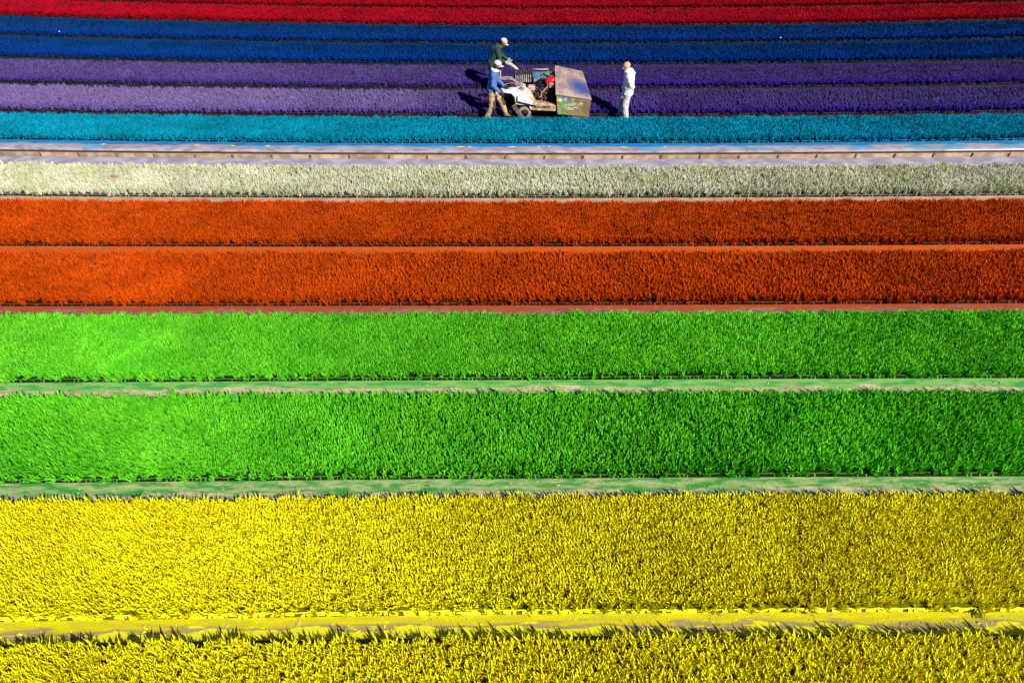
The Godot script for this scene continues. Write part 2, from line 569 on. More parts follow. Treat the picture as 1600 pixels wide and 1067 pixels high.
# ---------------------------------------------------------------- the pale track with its timber edging
func build_track():
	var hw := reach(-18.0)
	# blue overspray in front of the turquoise row
	var blue := func(v: float, n: float, fine: float, streak: float) -> Color:
		var c := c8(6, 122, 186).lerp(c8(4, 100, 160), clampf(0.5 + streak * 2.0, 0, 1))
		return c.lerp(c8(150, 150, 172), smoothstep(0.78, 0.96, v + n * 0.4))
	var far := func(v: float, n: float, fine: float, streak: float) -> Color:
		var c := c8(144, 140, 156).lerp(c8(188, 182, 192), clampf(smoothstep(0.1, 0.75, v) + streak * 0.8, 0, 1))
		c = c.lerp(c8(112, 108, 124), clampf(-streak * 1.6 - 0.3 + fine * 0.5, 0, 0.8))
		return c.lerp(c8(60, 140, 186), smoothstep(0.22, 0.42, n) * 0.6 * smoothstep(0.7, 0.2, v))
	var near := func(v: float, n: float, fine: float, streak: float) -> Color:
		var c := c8(130, 128, 150).lerp(c8(162, 158, 174), clampf(0.45 + streak * 1.6, 0, 1))
		c = c.lerp(c8(122, 104, 92), smoothstep(0.16, 0.02, v) * 0.6)
		return c.lerp(c8(226, 218, 92), smoothstep(0.80, 0.9, v + n * 0.12) * 0.75)
	var zs := [[-18.077, -17.88, blue, "blue painted verge"], [-17.877, -17.235, far, "far half of the pale track"], [-17.232, -16.443, near, "near half of the pale track"]]
	for i in 3:
		var m := StandardMaterial3D.new()
		m.albedo_texture = strip_texture(1024, 64, 300 + i, zs[i][2])
		m.roughness = 0.85
		m.texture_repeat = false
		var prof := []
		for j in 5:
			prof.append(Vector2(lerpf(zs[i][0], zs[i][1], j / 4.0), -0.004 + (-0.004 * i)))
		tag(put(["verge", "track", "track"][i], ribbon(prof, hw, 16.0, 0.25, 0.0), m, self), "", "", "", "structure")
	# low edging of boards on edge, held by stakes, with a dark rail along the top
	var e := thing("timber_edging", Vector3.ZERO, "low timber edging of pale boards and stakes along the pale track", "edging")
	var woods := []
	for i in 3:
		woods.append(noisy(c8(184, 164, 144).darkened(i * 0.05), c8(150, 126, 108).darkened(i * 0.05), 1.5, 0.8, 0.3, 0.75, 30 + i))
	var rail_mat := noisy(c8(92, 58, 44), c8(62, 42, 36), 4.0, 0.8, 0.3, 0.7, 40)
	var stake_mat := noisy(c8(140, 100, 78), c8(92, 64, 50), 6.0, 0.85, 0.3, 0.7, 41)
	var zk := -17.19
	var step := 1.07
	var n := int(hw / step)
	var shapes := []
	for i in 3:
		var st := begin()
		bevel_box(st, Vector3(-0.527 + 0.004 * i, -0.03, -0.014), Vector3(0.527, 0.112 - 0.004 * i, 0.014), 0.004)
		st.generate_normals()
		shapes.append(st.commit())
	var sst := begin()
	bevel_box(sst, Vector3(-0.018, -0.04, 0.016), Vector3(0.018, 0.112, 0.045), 0.006)
	sst.generate_normals()
	var stake_mesh := sst.commit()
	var rst := begin()
	bevel_box(rst, Vector3(-0.533, 0.111, -0.03), Vector3(0.533, 0.150, 0.018), 0.004)
	rst.generate_normals()
	var rail_mesh := rst.commit()
	for i in range(-n, n):
		var x := (i + 0.5) * step - 0.18
		var z := line_z(zk, x)
		var turn := -atan2(line_z(zk, x + 0.5) - line_z(zk, x - 0.5), 1.0)
		var o := put("board", shapes[rng.randi() % 3], woods[rng.randi() % 3], e, Vector3(x, 0, z))
		o.rotation = Vector3(rng.randf_range(-0.05, 0.02), turn + rng.randf_range(-0.006, 0.006), rng.randf_range(-0.004, 0.004))
		var q := put("top_rail", rail_mesh, rail_mat, e, Vector3(x, 0, z))
		q.rotation.y = turn
		var xs := x + step * 0.5
		var s := put("stake", stake_mesh, stake_mat, e, Vector3(xs + rng.randf_range(-0.03, 0.03), rng.randf_range(-0.02, 0.0), line_z(zk, xs)))
		s.rotation = Vector3(rng.randf_range(-0.08, 0.08), turn, rng.randf_range(-0.16, 0.16))
	# the white pipe lying behind the boards at one end
	var st2 := begin(false)
	var pts := []
	for i in 16:
		var x := 11.9 + i * 0.35
		pts.append(Vector3(x, 0.12 + 0.01 * sin(i * 1.3), line_z(-17.28, x)))
	tube(st2, pts, 0.022, 8)
	tag(part("pipe", st2, plain(c8(214, 220, 232), 0.35), self), "white pipe lying behind the timber edging at one end", "pipe")

# ---------------------------------------------------------------- the field machine
var base := Vector3(1.0, 0.0, -20.5)

func w(x: float, y: float, z: float) -> Vector3:
	return Vector3(x, y, z) - base

func mbox(called: String, lo: Vector3, hi: Vector3, m: Material, parent: Node, bev := 0.012) -> MeshInstance3D:
	var st := begin()
	bevel_box(st, lo - base, hi - base, bev)
	return part(called, st, m, parent)

func mtube(called: String, pts: Array, r: float, m: Material, parent: Node, seg := 8) -> MeshInstance3D:
	var st := begin(false)
	var q := []
	if pts.size() > 2:
		var cv := Curve3D.new()
		for i in pts.size():
			var d: Vector3 = (pts[mini(i + 1, pts.size() - 1)] - pts[maxi(i - 1, 0)]) / 6.0
			cv.add_point(pts[i] - base, -d, d)
		cv.bake_interval = 0.04
		q = Array(cv.get_baked_points())
	else:
		for p in pts: q.append(p - base)
	tube(st, q, r, seg)
	return part(called, st, m, parent)

func box_panel_texture() -> ImageTexture:
	# side of the hood: green paint, printed flowers, grime that creeps over it from one end
	var wd := 256
	var ht := 144
	var im := Image.create(wd, ht, false, Image.FORMAT_RGB8)
	var n := FastNoiseLite.new()
	n.seed = 8
	n.frequency = 0.02
	n.fractal_octaves = 5
	var petals := [[0.08, 0.06, 0.05, c8(150, 40, 60)], [0.10, 0.26, 0.07, c8(238, 214, 120)], [0.03, 0.24, 0.05, c8(150, 200, 210)], [0.06, 0.40, 0.055, c8(214, 60, 52)], [0.02, 0.46, 0.05, c8(200, 50, 50)],
		[0.19, 0.10, 0.06, c8(60, 70, 150)], [0.25, 0.06, 0.06, c8(54, 66, 140)], [0.26, 0.21, 0.07, c8(130, 176, 220)], [0.30, 0.15, 0.06, c8(150, 186, 224)], [0.36, 0.18, 0.055, c8(136, 60, 120)], [0.41, 0.12, 0.055, c8(150, 70, 130)], [0.36, 0.08, 0.05, c8(120, 54, 110)]]
	for y in ht:
		for x in wd:
			var u := float(x) / wd
			var v := float(y) / ht
			var c := c8(108, 160, 98)
			for p in petals:
				var d := Vector2((u - p[0]), (v - p[1]) * 0.6)
				var rr: float = p[2] * (0.75 + 0.3 * cos(5.0 * d.angle() + p[0] * 40.0))
				if d.length() < rr: c = p[3]
			var k := n.get_noise_2d(x, y)
			var grime := smoothstep(0.02, 0.50, u + (v - 0.5) * 0.22 + k * 0.5)
			c = c.lerp(c8(134, 116, 86).lerp(c8(110, 92, 70), clampf(0.5 + k * 2.0, 0, 1)), grime * 0.92)
			c = c.lerp(c8(126, 70, 52), smoothstep(0.75, 1.05, u + v * 0.35 - 0.15 + k * 0.5) * 0.55)
			c = c.lerp(c8(134, 130, 84), smoothstep(0.72, 1.0, v + k * 0.4) * 0.6)
			im.set_pixel(x, y, c)
	return ImageTexture.create_from_image(im)

func lid_texture() -> ImageTexture:
	var sz := 256
	var im := Image.create(sz, sz, false, Image.FORMAT_RGB8)
	var n := FastNoiseLite.new()
	n.seed = 18
	n.frequency = 0.012
	n.fractal_octaves = 5
	var f := FastNoiseLite.new()
	f.seed = 19
	f.frequency = 0.11
	for y in sz:
		for x in sz:
			var u := float(x) / sz
			var v := float(y) / sz
			var k := n.get_noise_2d(x, y)
			var c := c8(176, 152, 136).lerp(c8(142, 120, 124), clampf(0.5 + k * 2.2, 0, 1))
			c = c.lerp(c8(196, 178, 160), smoothstep(0.7, 0.95, v) * 0.5)
			var s := Vector2((u - 0.74) * 1.05, (v - 0.62) * 1.4 + (u - 0.7) * -0.25).length() + k * 0.16
			c = c.lerp(c8(96, 92, 140), smoothstep(0.52, 0.30, s) * 0.8)
			c = c.lerp(c8(42, 66, 146), smoothstep(0.36, 0.12, s) * 0.85)
			var fine := f.get_noise_2d(x, y)
			c = c.darkened(clampf(-fine * 0.4, 0, 0.3)).lightened(clampf(fine * 0.25, 0, 0.15))
			im.set_pixel(x, y, c)
	return ImageTexture.create_from_image(im)

func uv_quad(st: SurfaceTool, tl: Vector3, tr: Vector3, br: Vector3, bl: Vector3, outward: Vector3):
	var p := [tl, tr, br, bl]
	var uv := [Vector2(0, 0), Vector2(1, 0), Vector2(1, 1), Vector2(0, 1)]
	var order := [0, 1, 2, 0, 2, 3]
	if (tr - tl).cross(br - tl).dot(outward) > 0.0: order = [0, 2, 1, 0, 3, 2]
	for i in order:
		st.set_uv(uv[i])
		st.add_vertex(p[i])

func build_machine():
	var o := thing("field_machine", base, "small open field machine with red engine, white hull and stained hood box", "machine")
	var black := plain(c8(22, 22, 24), 0.6)
	var steel := noisy(c8(120, 112, 108), c8(70, 62, 58), 4.0, 0.6, 0.3, 0.7, 60)
	var dust := noisy(c8(190, 166, 142), c8(140, 112, 88), 3.0, 0.85, 0.3, 0.7, 61)
	var white := noisy(c8(222, 222, 232), c8(186, 178, 176), 2.0, 0.45, 0.45, 0.8, 62)
	var lilac := noisy(c8(168, 156, 168), c8(120, 104, 110), 3.0, 0.7, 0.3, 0.7, 63)
	var grime := noisy(c8(66, 54, 44), c8(28, 24, 22), 5.0, 0.9, 0.3, 0.65, 64)
	# --- hood box on the working end
	var hb := begin()
	var nbl := w(1.36, 0.20, -19.565); var nbr := w(2.31, 0.12, -19.565); var ntr := w(2.31, 0.625, -19.565); var ntl := w(1.30, 0.795, -19.565)
	var fbl := w(1.38, 0.20, -21.48); var fbr := w(2.20, 0.12, -21.48); var ftr := w(2.19, 0.70, -21.48); var ftl := w(1.37, 0.885, -21.48)
	quad(hb, nbr, ntr, ftr, fbr, Vector3.RIGHT)
	quad(hb, fbl, fbr, ftr, ftl, Vector3.FORWARD)
	quad(hb, nbl, ntl, ftl, fbl, Vector3.LEFT)
	var walls := part("hood_box", hb, noisy(c8(110, 96, 80), c8(60, 50, 46), 4.0, 0.8, 0.3, 0.7, 65), o)
	var fp := begin()
	var off := Vector3(0, 0, 0.012)
	uv_quad(fp, ntl + off, ntr + off, nbr + off, nbl + off, Vector3.BACK)
	var fm := StandardMaterial3D.new()
	fm.albedo_texture = box_panel_texture()
	fm.roughness = 0.6
	var front := part("front_panel", fp, fm, walls)
	tag(front, "green front panel with printed flowers and brown grime")
	var edge := begin()
	for q in [[ntl, ntr], [ntr, nbr], [nbr, nbl], [nbl, ntl]]:
		tube(edge, [q[0] + off * 0.5, q[1] + off * 0.5], 0.012, 6)
	part("panel_edge", edge, steel, walls)
	var lines := [["CALLIDORY", 0.118, Vector3(-0.30, 0.0, 0), 0.80], ["COLORS", 0.118, Vector3(-0.245, -0.135, 0), 0.62]]
	var font := SystemFont.new()
	font.font_names = PackedStringArray(["Droid Sans"])
	font.font_weight = 700
	var ink := noisy(c8(214, 218, 196), c8(140, 126, 98), 3.0, 0.7, 0.45, 0.62, 66)
	for i in 2:
		var tm := TextMesh.new()
		tm.text = lines[i][0]
		tm.font = font
		tm.font_size = 64
		tm.pixel_size = 0.086 / 46.0
		tm.depth = 0.003
		tm.horizontal_alignment = HORIZONTAL_ALIGNMENT_LEFT
		var lt := put("lettering", tm, ink, walls, w(1.535 + 0.05 * i, 0.50 - 0.125 * i, -19.548))
		lt.scale = Vector3(0.84, 1.0, 1.0)
	var ld := begin()
	var up := Vector3(0, 0.016, 0)
	var l0 := ntl + Vector3(-0.025, 0.006, 0.03); var l1 := ntr + Vector3(0.03, 0.006, 0.03); var l2 := ftr + Vector3(0.03, 0.006, -0.02); var l3 := ftl + Vector3(-0.025, 0.006, -0.02)
	uv_quad(ld, l3 + up, l2 + up, l1 + up, l0 + up, Vector3.UP)
	for q in [[l0, l1, Vector3.BACK], [l1, l2, Vector3.RIGHT], [l2, l3, Vector3.FORWARD], [l3, l0, Vector3.LEFT]]:
		uv_quad(ld, q[0] + up, q[1] + up, q[1], q[0], q[2])
	uv_quad(ld, l3, l2, l1, l0, Vector3.DOWN)
	var lm := StandardMaterial3D.new()
	lm.albedo_texture = lid_texture()
	lm.roughness = 0.65
	var lid := part("lid", ld, lm, walls)
	tag(lid, "dusty lid stained with blue spray")
	for q in [[0.12, 0.1], [0.88, 0.1], [0.1, 0.5], [0.9, 0.45], [0.12, 0.92], [0.88, 0.9], [0.5, 0.06]]:
		var rv := begin(false)
		var a := (l3 + up).lerp(l2 + up, q[0])
		var b := (l0 + up).lerp(l1 + up, q[0])
		lathe(rv, [Vector2(0.022, -0.002), Vector2(0.020, 0.008), Vector2(0.0, 0.014)], Transform3D(Basis(), a.lerp(b, q[1])), 8)
		part("bolt", rv, black, lid)
	var seam := begin()
	var sa := (l3 + up).lerp(l0 + up, 0.36) + Vector3(0, 0.003, 0)
	var sb := (l2 + up).lerp(l1 + up, 0.30) + Vector3(0, 0.003, 0)
	tube(seam, [sa, sb], 0.007, 5)
	part("lid_seam", seam, lilac, lid)
	mbox("rear_flap", Vector3(1.78, 0.03, -19.60), Vector3(2.27, 0.135, -19.575), noisy(c8(140, 62, 52), c8(96, 70, 58), 4.0, 0.85, 0.3, 0.7, 67), o)
	# --- hull on the walking side
	var nn := [Vector3(-0.28, 0.87, -19.56), Vector3(-0.02, 0.87, -19.56), Vector3(0.10, 0.80, -19.56), Vector3(0.22, 0.79, -19.56), Vector3(0.42, 0.71, -19.56), Vector3(0.62, 0.54, -19.56), Vector3(0.75, 0.485, -19.56), Vector3(1.12, 0.465, -19.56), Vector3(1.30, 0.415, -19.56)]
	var ff := [Vector3(-0.33, 0.885, -19.82), Vector3(-0.05, 0.88, -19.86), Vector3(0.15, 0.86, -19.95), Vector3(0.36, 0.885, -19.97), Vector3(0.54, 0.75, -19.99), Vector3(0.70, 0.46, -19.97), Vector3(0.84, 0.44, -19.95), Vector3(1.08, 0.435, -19.92), Vector3(1.29, 0.41, -19.88)]
	var bb := [Vector3(-0.28, 0.85, -19.56), Vector3(-0.02, 0.82, -19.56), Vector3(0.075, 0.72, -19.56), Vector3(0.11, 0.50, -19.56), Vector3(0.50, 0.45, -19.56), Vector3(0.56, 0.33, -19.56), Vector3(0.80, 0.31, -19.56), Vector3(1.10, 0.30, -19.56), Vector3(1.30, 0.29, -19.56)]
	var hull: MeshInstance3D
	for piece in [[0, 5, "hull", white], [5, 8, "side_deck", dust]]:
		var st := begin()
		for i in range(piece[0], piece[1]):
			var a: Vector3 = nn[i] - base
			var b: Vector3 = nn[i + 1] - base
			# the rounded shoulder between the side and the top
			var sh := Vector3(0, 0.03, -0.05)
			quad(st, a, b, b + sh, a + sh, Vector3(0, 1, 1))
			quad(st, a + sh, b + sh, ff[i + 1] - base, ff[i] - base, Vector3.UP)
			quad(st, bb[i] - base, bb[i + 1] - base, b, a, Vector3.BACK)
			var dn := Vector3(0, -0.22 if i > 1 else -0.03, 0)
			quad(st, ff[i] - base, ff[i + 1] - base, ff[i + 1] - base + dn, ff[i] - base + dn, Vector3.FORWARD)
			quad(st, bb[i] - base, bb[i + 1] - base, ff[i + 1] - base + dn, ff[i] - base + dn, Vector3.DOWN)
		var done := part(piece[2], st, piece[3], o)
		if piece[2] == "hull": hull = done
	var mud := begin()
	quad(mud, w(0.40, 0.768, -19.64), w(0.62, 0.58, -19.64), w(0.70, 0.474, -19.96), w(0.50, 0.80, -19.95), Vector3(1, 1, 0))
	part("dusty_flank", mud, noisy(c8(184, 142, 96), c8(206, 188, 170), 4.0, 0.85, 0.4, 0.75, 68), hull)
	var cap := begin(false)
	lathe(cap, [Vector2(0.09, -0.03), Vector2(0.085, 0.01), Vector2(0.05, 0.018), Vector2(0.045, 0.045), Vector2(0.0, 0.05)], Transform3D(Basis(), w(0.29, 0.865, -19.82)), 16)
	part("filler_cap", cap, noisy(c8(150, 126, 118), c8(90, 76, 72), 5.0, 0.7, 0.3, 0.7, 69), hull)
	mbox("trim_strip", Vector3(0.135, 0.56, -19.556), Vector3(0.165, 0.74, -19.53), black, hull, 0.005)
	var tr := begin()
	hexa(tr, [w(0.165, 0.555, -19.53), w(0.72, 0.425, -19.53), w(0.72, 0.455, -19.53), w(0.165, 0.595, -19.53), w(0.165, 0.555, -19.557), w(0.72, 0.425, -19.557), w(0.72, 0.455, -19.557), w(0.165, 0.595, -19.557)])
	part("trim_strip", tr, black, hull)
	mbox("deck_slot", Vector3(0.76, 0.405, -19.562), Vector3(1.14, 0.43, -19.535), black, o, 0.006)
	for i in 5:
		mbox("bolt", Vector3(0.84 + i * 0.095, 0.466, -19.75), Vector3(0.87 + i * 0.095, 0.486, -19.72), grime, o, 0.006)
	# --- chassis and wheels
	mbox("floor_plate", Vector3(0.12, 0.235, -21.40), Vector3(1.40, 0.275, -19.70), grime, o)
	mbox("skirt", Vector3(-0.22, 0.12, -20.45), Vector3(0.08, 0.56, -19.98), black, o)
	mbox("far_side_panel", Vector3(0.05, 0.24, -21.46), Vector3(1.36, 0.56, -21.40), lilac, o)
	for q in [[0.37, -19.66, 0.20], [0.37, -21.5, 0.20], [1.62, -19.80, 0.12], [1.62, -21.3, 0.12]]:
		var ax := Transform3D(Basis(Vector3.RIGHT, PI / 2.0), w(q[0], q[2], q[1]))
		var r: float = q[2]
		var tt := begin(false)
		lathe(tt, [Vector2(r * 0.55, -0.05), Vector2(r * 0.85, -0.062), Vector2(r * 0.98, -0.04), Vector2(r, 0.0), Vector2(r * 0.98, 0.04), Vector2(r * 0.85, 0.062), Vector2(r * 0.55, 0.05)], ax, 24)
		var wh := part("wheel", tt, noisy(c8(168, 142, 128), c8(96, 80, 74), 6.0, 0.9, 0.35, 0.7, 70), o)
		var hub := begin(false)
		lathe(hub, [Vector2(r * 0.56, -0.04), Vector2(r * 0.56, 0.025), Vector2(r * 0.3, 0.02), Vector2(r * 0.28, 0.05), Vector2(0.0, 0.055)], ax, 16)
		part("rim", hub, black, wh)
	var fk := begin()
	box_at(fk, w(0.17, 0.29, -19.55), Vector3(0.13, 0.46, 0.02), 0.006, Vector3(0, 0, 0.62))
	part("fork_bar", fk, steel, o)
	# --- handles and arms
	var an := begin()
	bent_plate(an, [Vector2(-0.34, 1.06), Vector2(0.0, 1.05), Vector2(0.17, 0.90), Vector2(0.30, 0.82), Vector2(0.42, 0.72)].map(func(v): return v - Vector2(base.x, base.y)), -20.06 - base.z, -20.24 - base.z, 0.03)
	part("control_arm", an, lilac, o)
	var af := begin()
	bent_plate(af, [Vector2(-0.20, 1.06), Vector2(0.0, 0.98), Vector2(0.14, 0.86), Vector2(0.26, 0.72)].map(func(v): return v - Vector2(base.x, base.y)), -21.32 - base.z, -21.50 - base.z, 0.03)
	part("control_arm", af, noisy(c8(214, 196, 190), c8(170, 150, 146), 3.0, 0.7, 0.3, 0.7, 71), o)
	mtube("handle", [Vector3(-0.36, 0.80, -19.72), Vector3(-0.2, 0.86, -19.74), Vector3(-0.02, 0.86, -19.76)], 0.016, black, o)
	mtube("handle", [Vector3(-0.20, 1.02, -21.42), Vector3(-0.08, 1.02, -21.42)], 0.018, black, o)
	mtube("wooden_lever", [Vector3(-0.37, 0.55, -20.6), Vector3(-0.35, 1.10, -20.62)], 0.022, noisy(c8(206, 160, 112), c8(160, 116, 74), 6.0, 0.7, 0.3, 0.7, 72), o)
	var cable_mats := [plain(c8(30, 26, 36), 0.5), plain(c8(88, 70, 96), 0.6), plain(c8(176, 160, 160), 0.5), plain(c8(140, 40, 50), 0.5)]
	for i in 9:
		var z := -19.9 - i * 0.05
		var y := 0.80 + rng.randf() * 0.1
		mtube("cable", [Vector3(-0.34 + rng.randf() * 0.1, y + 0.04, z), Vector3(-0.12, y - 0.05 + rng.randf() * 0.16, z - 0.05), Vector3(0.08, y + rng.randf() * 0.1, z), Vector3(0.28, 0.74, z + 0.05), Vector3(0.5, 0.5, -20.2)], 0.009, cable_mats[i % 4], o, 6)
	mbox("control_box", Vector3(-0.06, 0.80, -20.05), Vector3(0.10, 0.93, -19.90), grime, o)
	# --- the works between
	mbox("engine_block", Vector3(0.62, 0.28, -21.15), Vector3(1.30, 0.52, -20.25), grime, o, 0.02)
	mbox("gear_case", Vector3(0.85, 0.44, -20.95), Vector3(1.28, 0.64, -20.42), plain(c8(34, 32, 34), 0.5), o, 0.04)
	# ribbed crate
	var cr := mbox("ribbed_crate", Vector3(0.07, 0.60, -21.2), Vector3(0.62, 0.86, -20.92), plain(c8(34, 32, 34), 0.6), o, 0.015)
	for i in 8:
		mbox("rib", Vector3(0.10 + i * 0.064, 0.62, -20.922), Vector3(0.132 + i * 0.064, 0.84, -20.895), noisy(c8(198, 190, 188), c8(120, 112, 112), 4.0, 0.6, 0.3, 0.7, 73), cr, 0.006)
	mbox("crate_rim", Vector3(0.05, 0.855, -21.22), Vector3(0.64, 0.885, -20.89), plain(c8(44, 42, 44), 0.6), cr, 0.008)
	for i in 7:
		mbox("bolt", Vector3(0.10 + i * 0.08, 0.885, -21.0 - (i % 2) * 0.12), Vector3(0.14 + i * 0.08, 0.92, -20.96 - (i % 2) * 0.12), steel, cr, 0.006)
	# blue-grey cabinet with open tray
	var cab := mbox("cabinet", Vector3(0.66, 0.42, -21.34), Vector3(1.10, 0.74, -20.98), noisy(c8(126, 140, 158), c8(92, 98, 110), 3.0, 0.6, 0.3, 0.7, 74), o, 0.012)
	mbox("cabinet_lid", Vector3(0.64, 0.743, -21.36), Vector3(1.04, 0.765, -20.96), noisy(c8(56, 116, 168), c8(116, 124, 140), 1.6, 0.5, 0.42, 0.6, 75), cab, 0.006)
	mbox("knob", Vector3(0.88, 0.766, -21.05), Vector3(0.92, 0.82, -21.0), black, cab, 0.01)
	var drum := begin(false)
	lathe(drum, [Vector2(0.165, 0.0), Vector2(0.175, 0.20), Vector2(0.183, 0.21), Vector2(0.16, 0.21), Vector2(0.15, 0.05), Vector2(0.0, 0.04)], Transform3D(Basis(), w(1.17, 0.60, -21.12)), 22)
	part("green_drum", drum, noisy(c8(92, 130, 98), c8(34, 60, 44), 2.5, 0.55, 0.35, 0.65, 76), o)
	var fan := begin(false)
	lathe(fan, [Vector2(0.16, -0.03), Vector2(0.16, 0.02), Vector2(0.12, 0.045), Vector2(0.0, 0.05)], Transform3D(Basis.from_euler(Vector3(0.5, 0, 0.35)), w(0.90, 0.66, -20.72)), 20)
	part("fan_cover", fan, plain(c8(26, 34, 44), 0.5), o)
	var fanr := begin(false)
	lathe(fanr, [Vector2(0.20, -0.05), Vector2(0.20, -0.01), Vector2(0.155, -0.01)], Transform3D(Basis.from_euler(Vector3(0.5, 0, 0.35)), w(0.90, 0.66, -20.72)), 20)
	part("fan_ring", fanr, noisy(c8(170, 150, 130), c8(120, 110, 110), 4.0, 0.6, 0.3, 0.7, 77), o)
	# red engine
	var eng := begin(false)
	var prof := []
	for i in 9:
		var a := -PI / 2 + PI * i / 8.0
		prof.append(Vector2(0.165 * pow(cos(a), 0.45) if cos(a) > 0.001 else 0.0, 0.16 * sin(a)))
	lathe(eng, prof, Transform3D(Basis.from_euler(Vector3(0, 0, PI / 2 + 0.12)).scaled_local(Vector3(0.82, 1.0, 0.85)), w(1.165, 0.77, -20.60)), 20)
	var engine := part("engine_cover", eng, plain(c8(196, 22, 34), 0.32), o)
	tag(engine, "glossy red engine cover")
	mbox("muffler", Vector3(1.10, 0.65, -20.44), Vector3(1.325, 0.80, -20.32), noisy(c8(170, 140, 132), c8(104, 84, 78), 5.0, 0.55, 0.3, 0.7, 78), engine, 0.03)
	mbox("bracket", Vector3(1.05, 0.56, -20.42), Vector3(1.085, 0.80, -20.36), steel, engine, 0.006)
	mbox("air_filter", Vector3(0.47, 0.60, -20.46), Vector3(0.70, 0.73, -20.28), noisy(c8(206, 176, 164), c8(160, 128, 116), 4.0, 0.7, 0.3, 0.7, 79), o, 0.025)
	mbox("filter_base", Vector3(0.49, 0.52, -20.44), Vector3(0.69, 0.598, -20.30), plain(c8(120, 96, 88), 0.7), o, 0.015)
	mbox("filter_stack", Vector3(0.54, 0.29, -20.42), Vector3(0.64, 0.52, -20.32), grime, o, 0.01)
	var arm2 := begin()
	bent_plate(arm2, [Vector2(0.12, 0.74), Vector2(0.30, 0.73), Vector2(0.42, 0.66)].map(func(v): return v - Vector2(base.x, base.y)), -20.45 - base.z, -20.62 - base.z, 0.04)
	part("bracket", arm2, dust, o)
	mtube("fuel_hose", [Vector3(1.08, 0.74, -20.28), Vector3(0.96, 0.64, -20.22), Vector3(0.87, 0.53, -20.18), Vector3(0.90, 0.40, -20.12), Vector3(1.0, 0.31, -20.06)], 0.016, noisy(c8(196, 172, 124), c8(150, 124, 84), 5.0, 0.6, 0.3, 0.7, 80), o)
	mtube("cross_bar", [Vector3(0.66, 0.80, -21.44), Vector3(1.14, 0.80, -21.46)], 0.02, noisy(c8(200, 176, 140), c8(160, 132, 100), 5.0, 0.7, 0.3, 0.7, 81), o)
	var bits := [dust, steel, grime, lilac, black]
	for i in 34:
		var c := Vector3(rng.randf_range(0.60, 1.28), rng.randf_range(0.28, 0.50), rng.randf_range(-20.38, -20.0))
		c.y += maxf(0.0, (-20.1 - c.z)) * 0.4
		var s := Vector3(rng.randf_range(0.03, 0.11), rng.randf_range(0.03, 0.10), rng.randf_range(0.03, 0.1))
		var st := begin(i % 3 != 0)
		if i % 3 == 0:
			lathe(st, [Vector2(0, -s.y / 2), Vector2(s.x / 2, -s.y / 2), Vector2(s.x / 2, s.y / 2), Vector2(0, s.y / 2)], Transform3D(Basis.from_euler(Vector3(rng.randf() * 3.0, rng.randf() * 3.0, 0)), c - base), 10)
		else:
			box_at(st, c - base, s, 0.008, Vector3(rng.randf_range(-0.4, 0.4), rng.randf() * 3.0, rng.randf_range(-0.4, 0.4)))
		part(["pulley", "bracket", "valve"][i % 3], st, bits[rng.randi() % 5], o)
	for i in 6:
		mtube("cable", [Vector3(0.66 + i * 0.1, 0.34, -20.05), Vector3(0.70 + i * 0.1, 0.52, -20.22), Vector3(0.62 + i * 0.12, 0.60, -20.35)], 0.009, cable_mats[i % 4], o, 6)

# ---------------------------------------------------------------- people: tapered bones joined by a smooth minimum, meshed as surface nets
func bone(a: Vector3, b: Vector3, ra: float, rb: float, k := 0.03) -> Array:
	return [a, b, ra, rb, k]

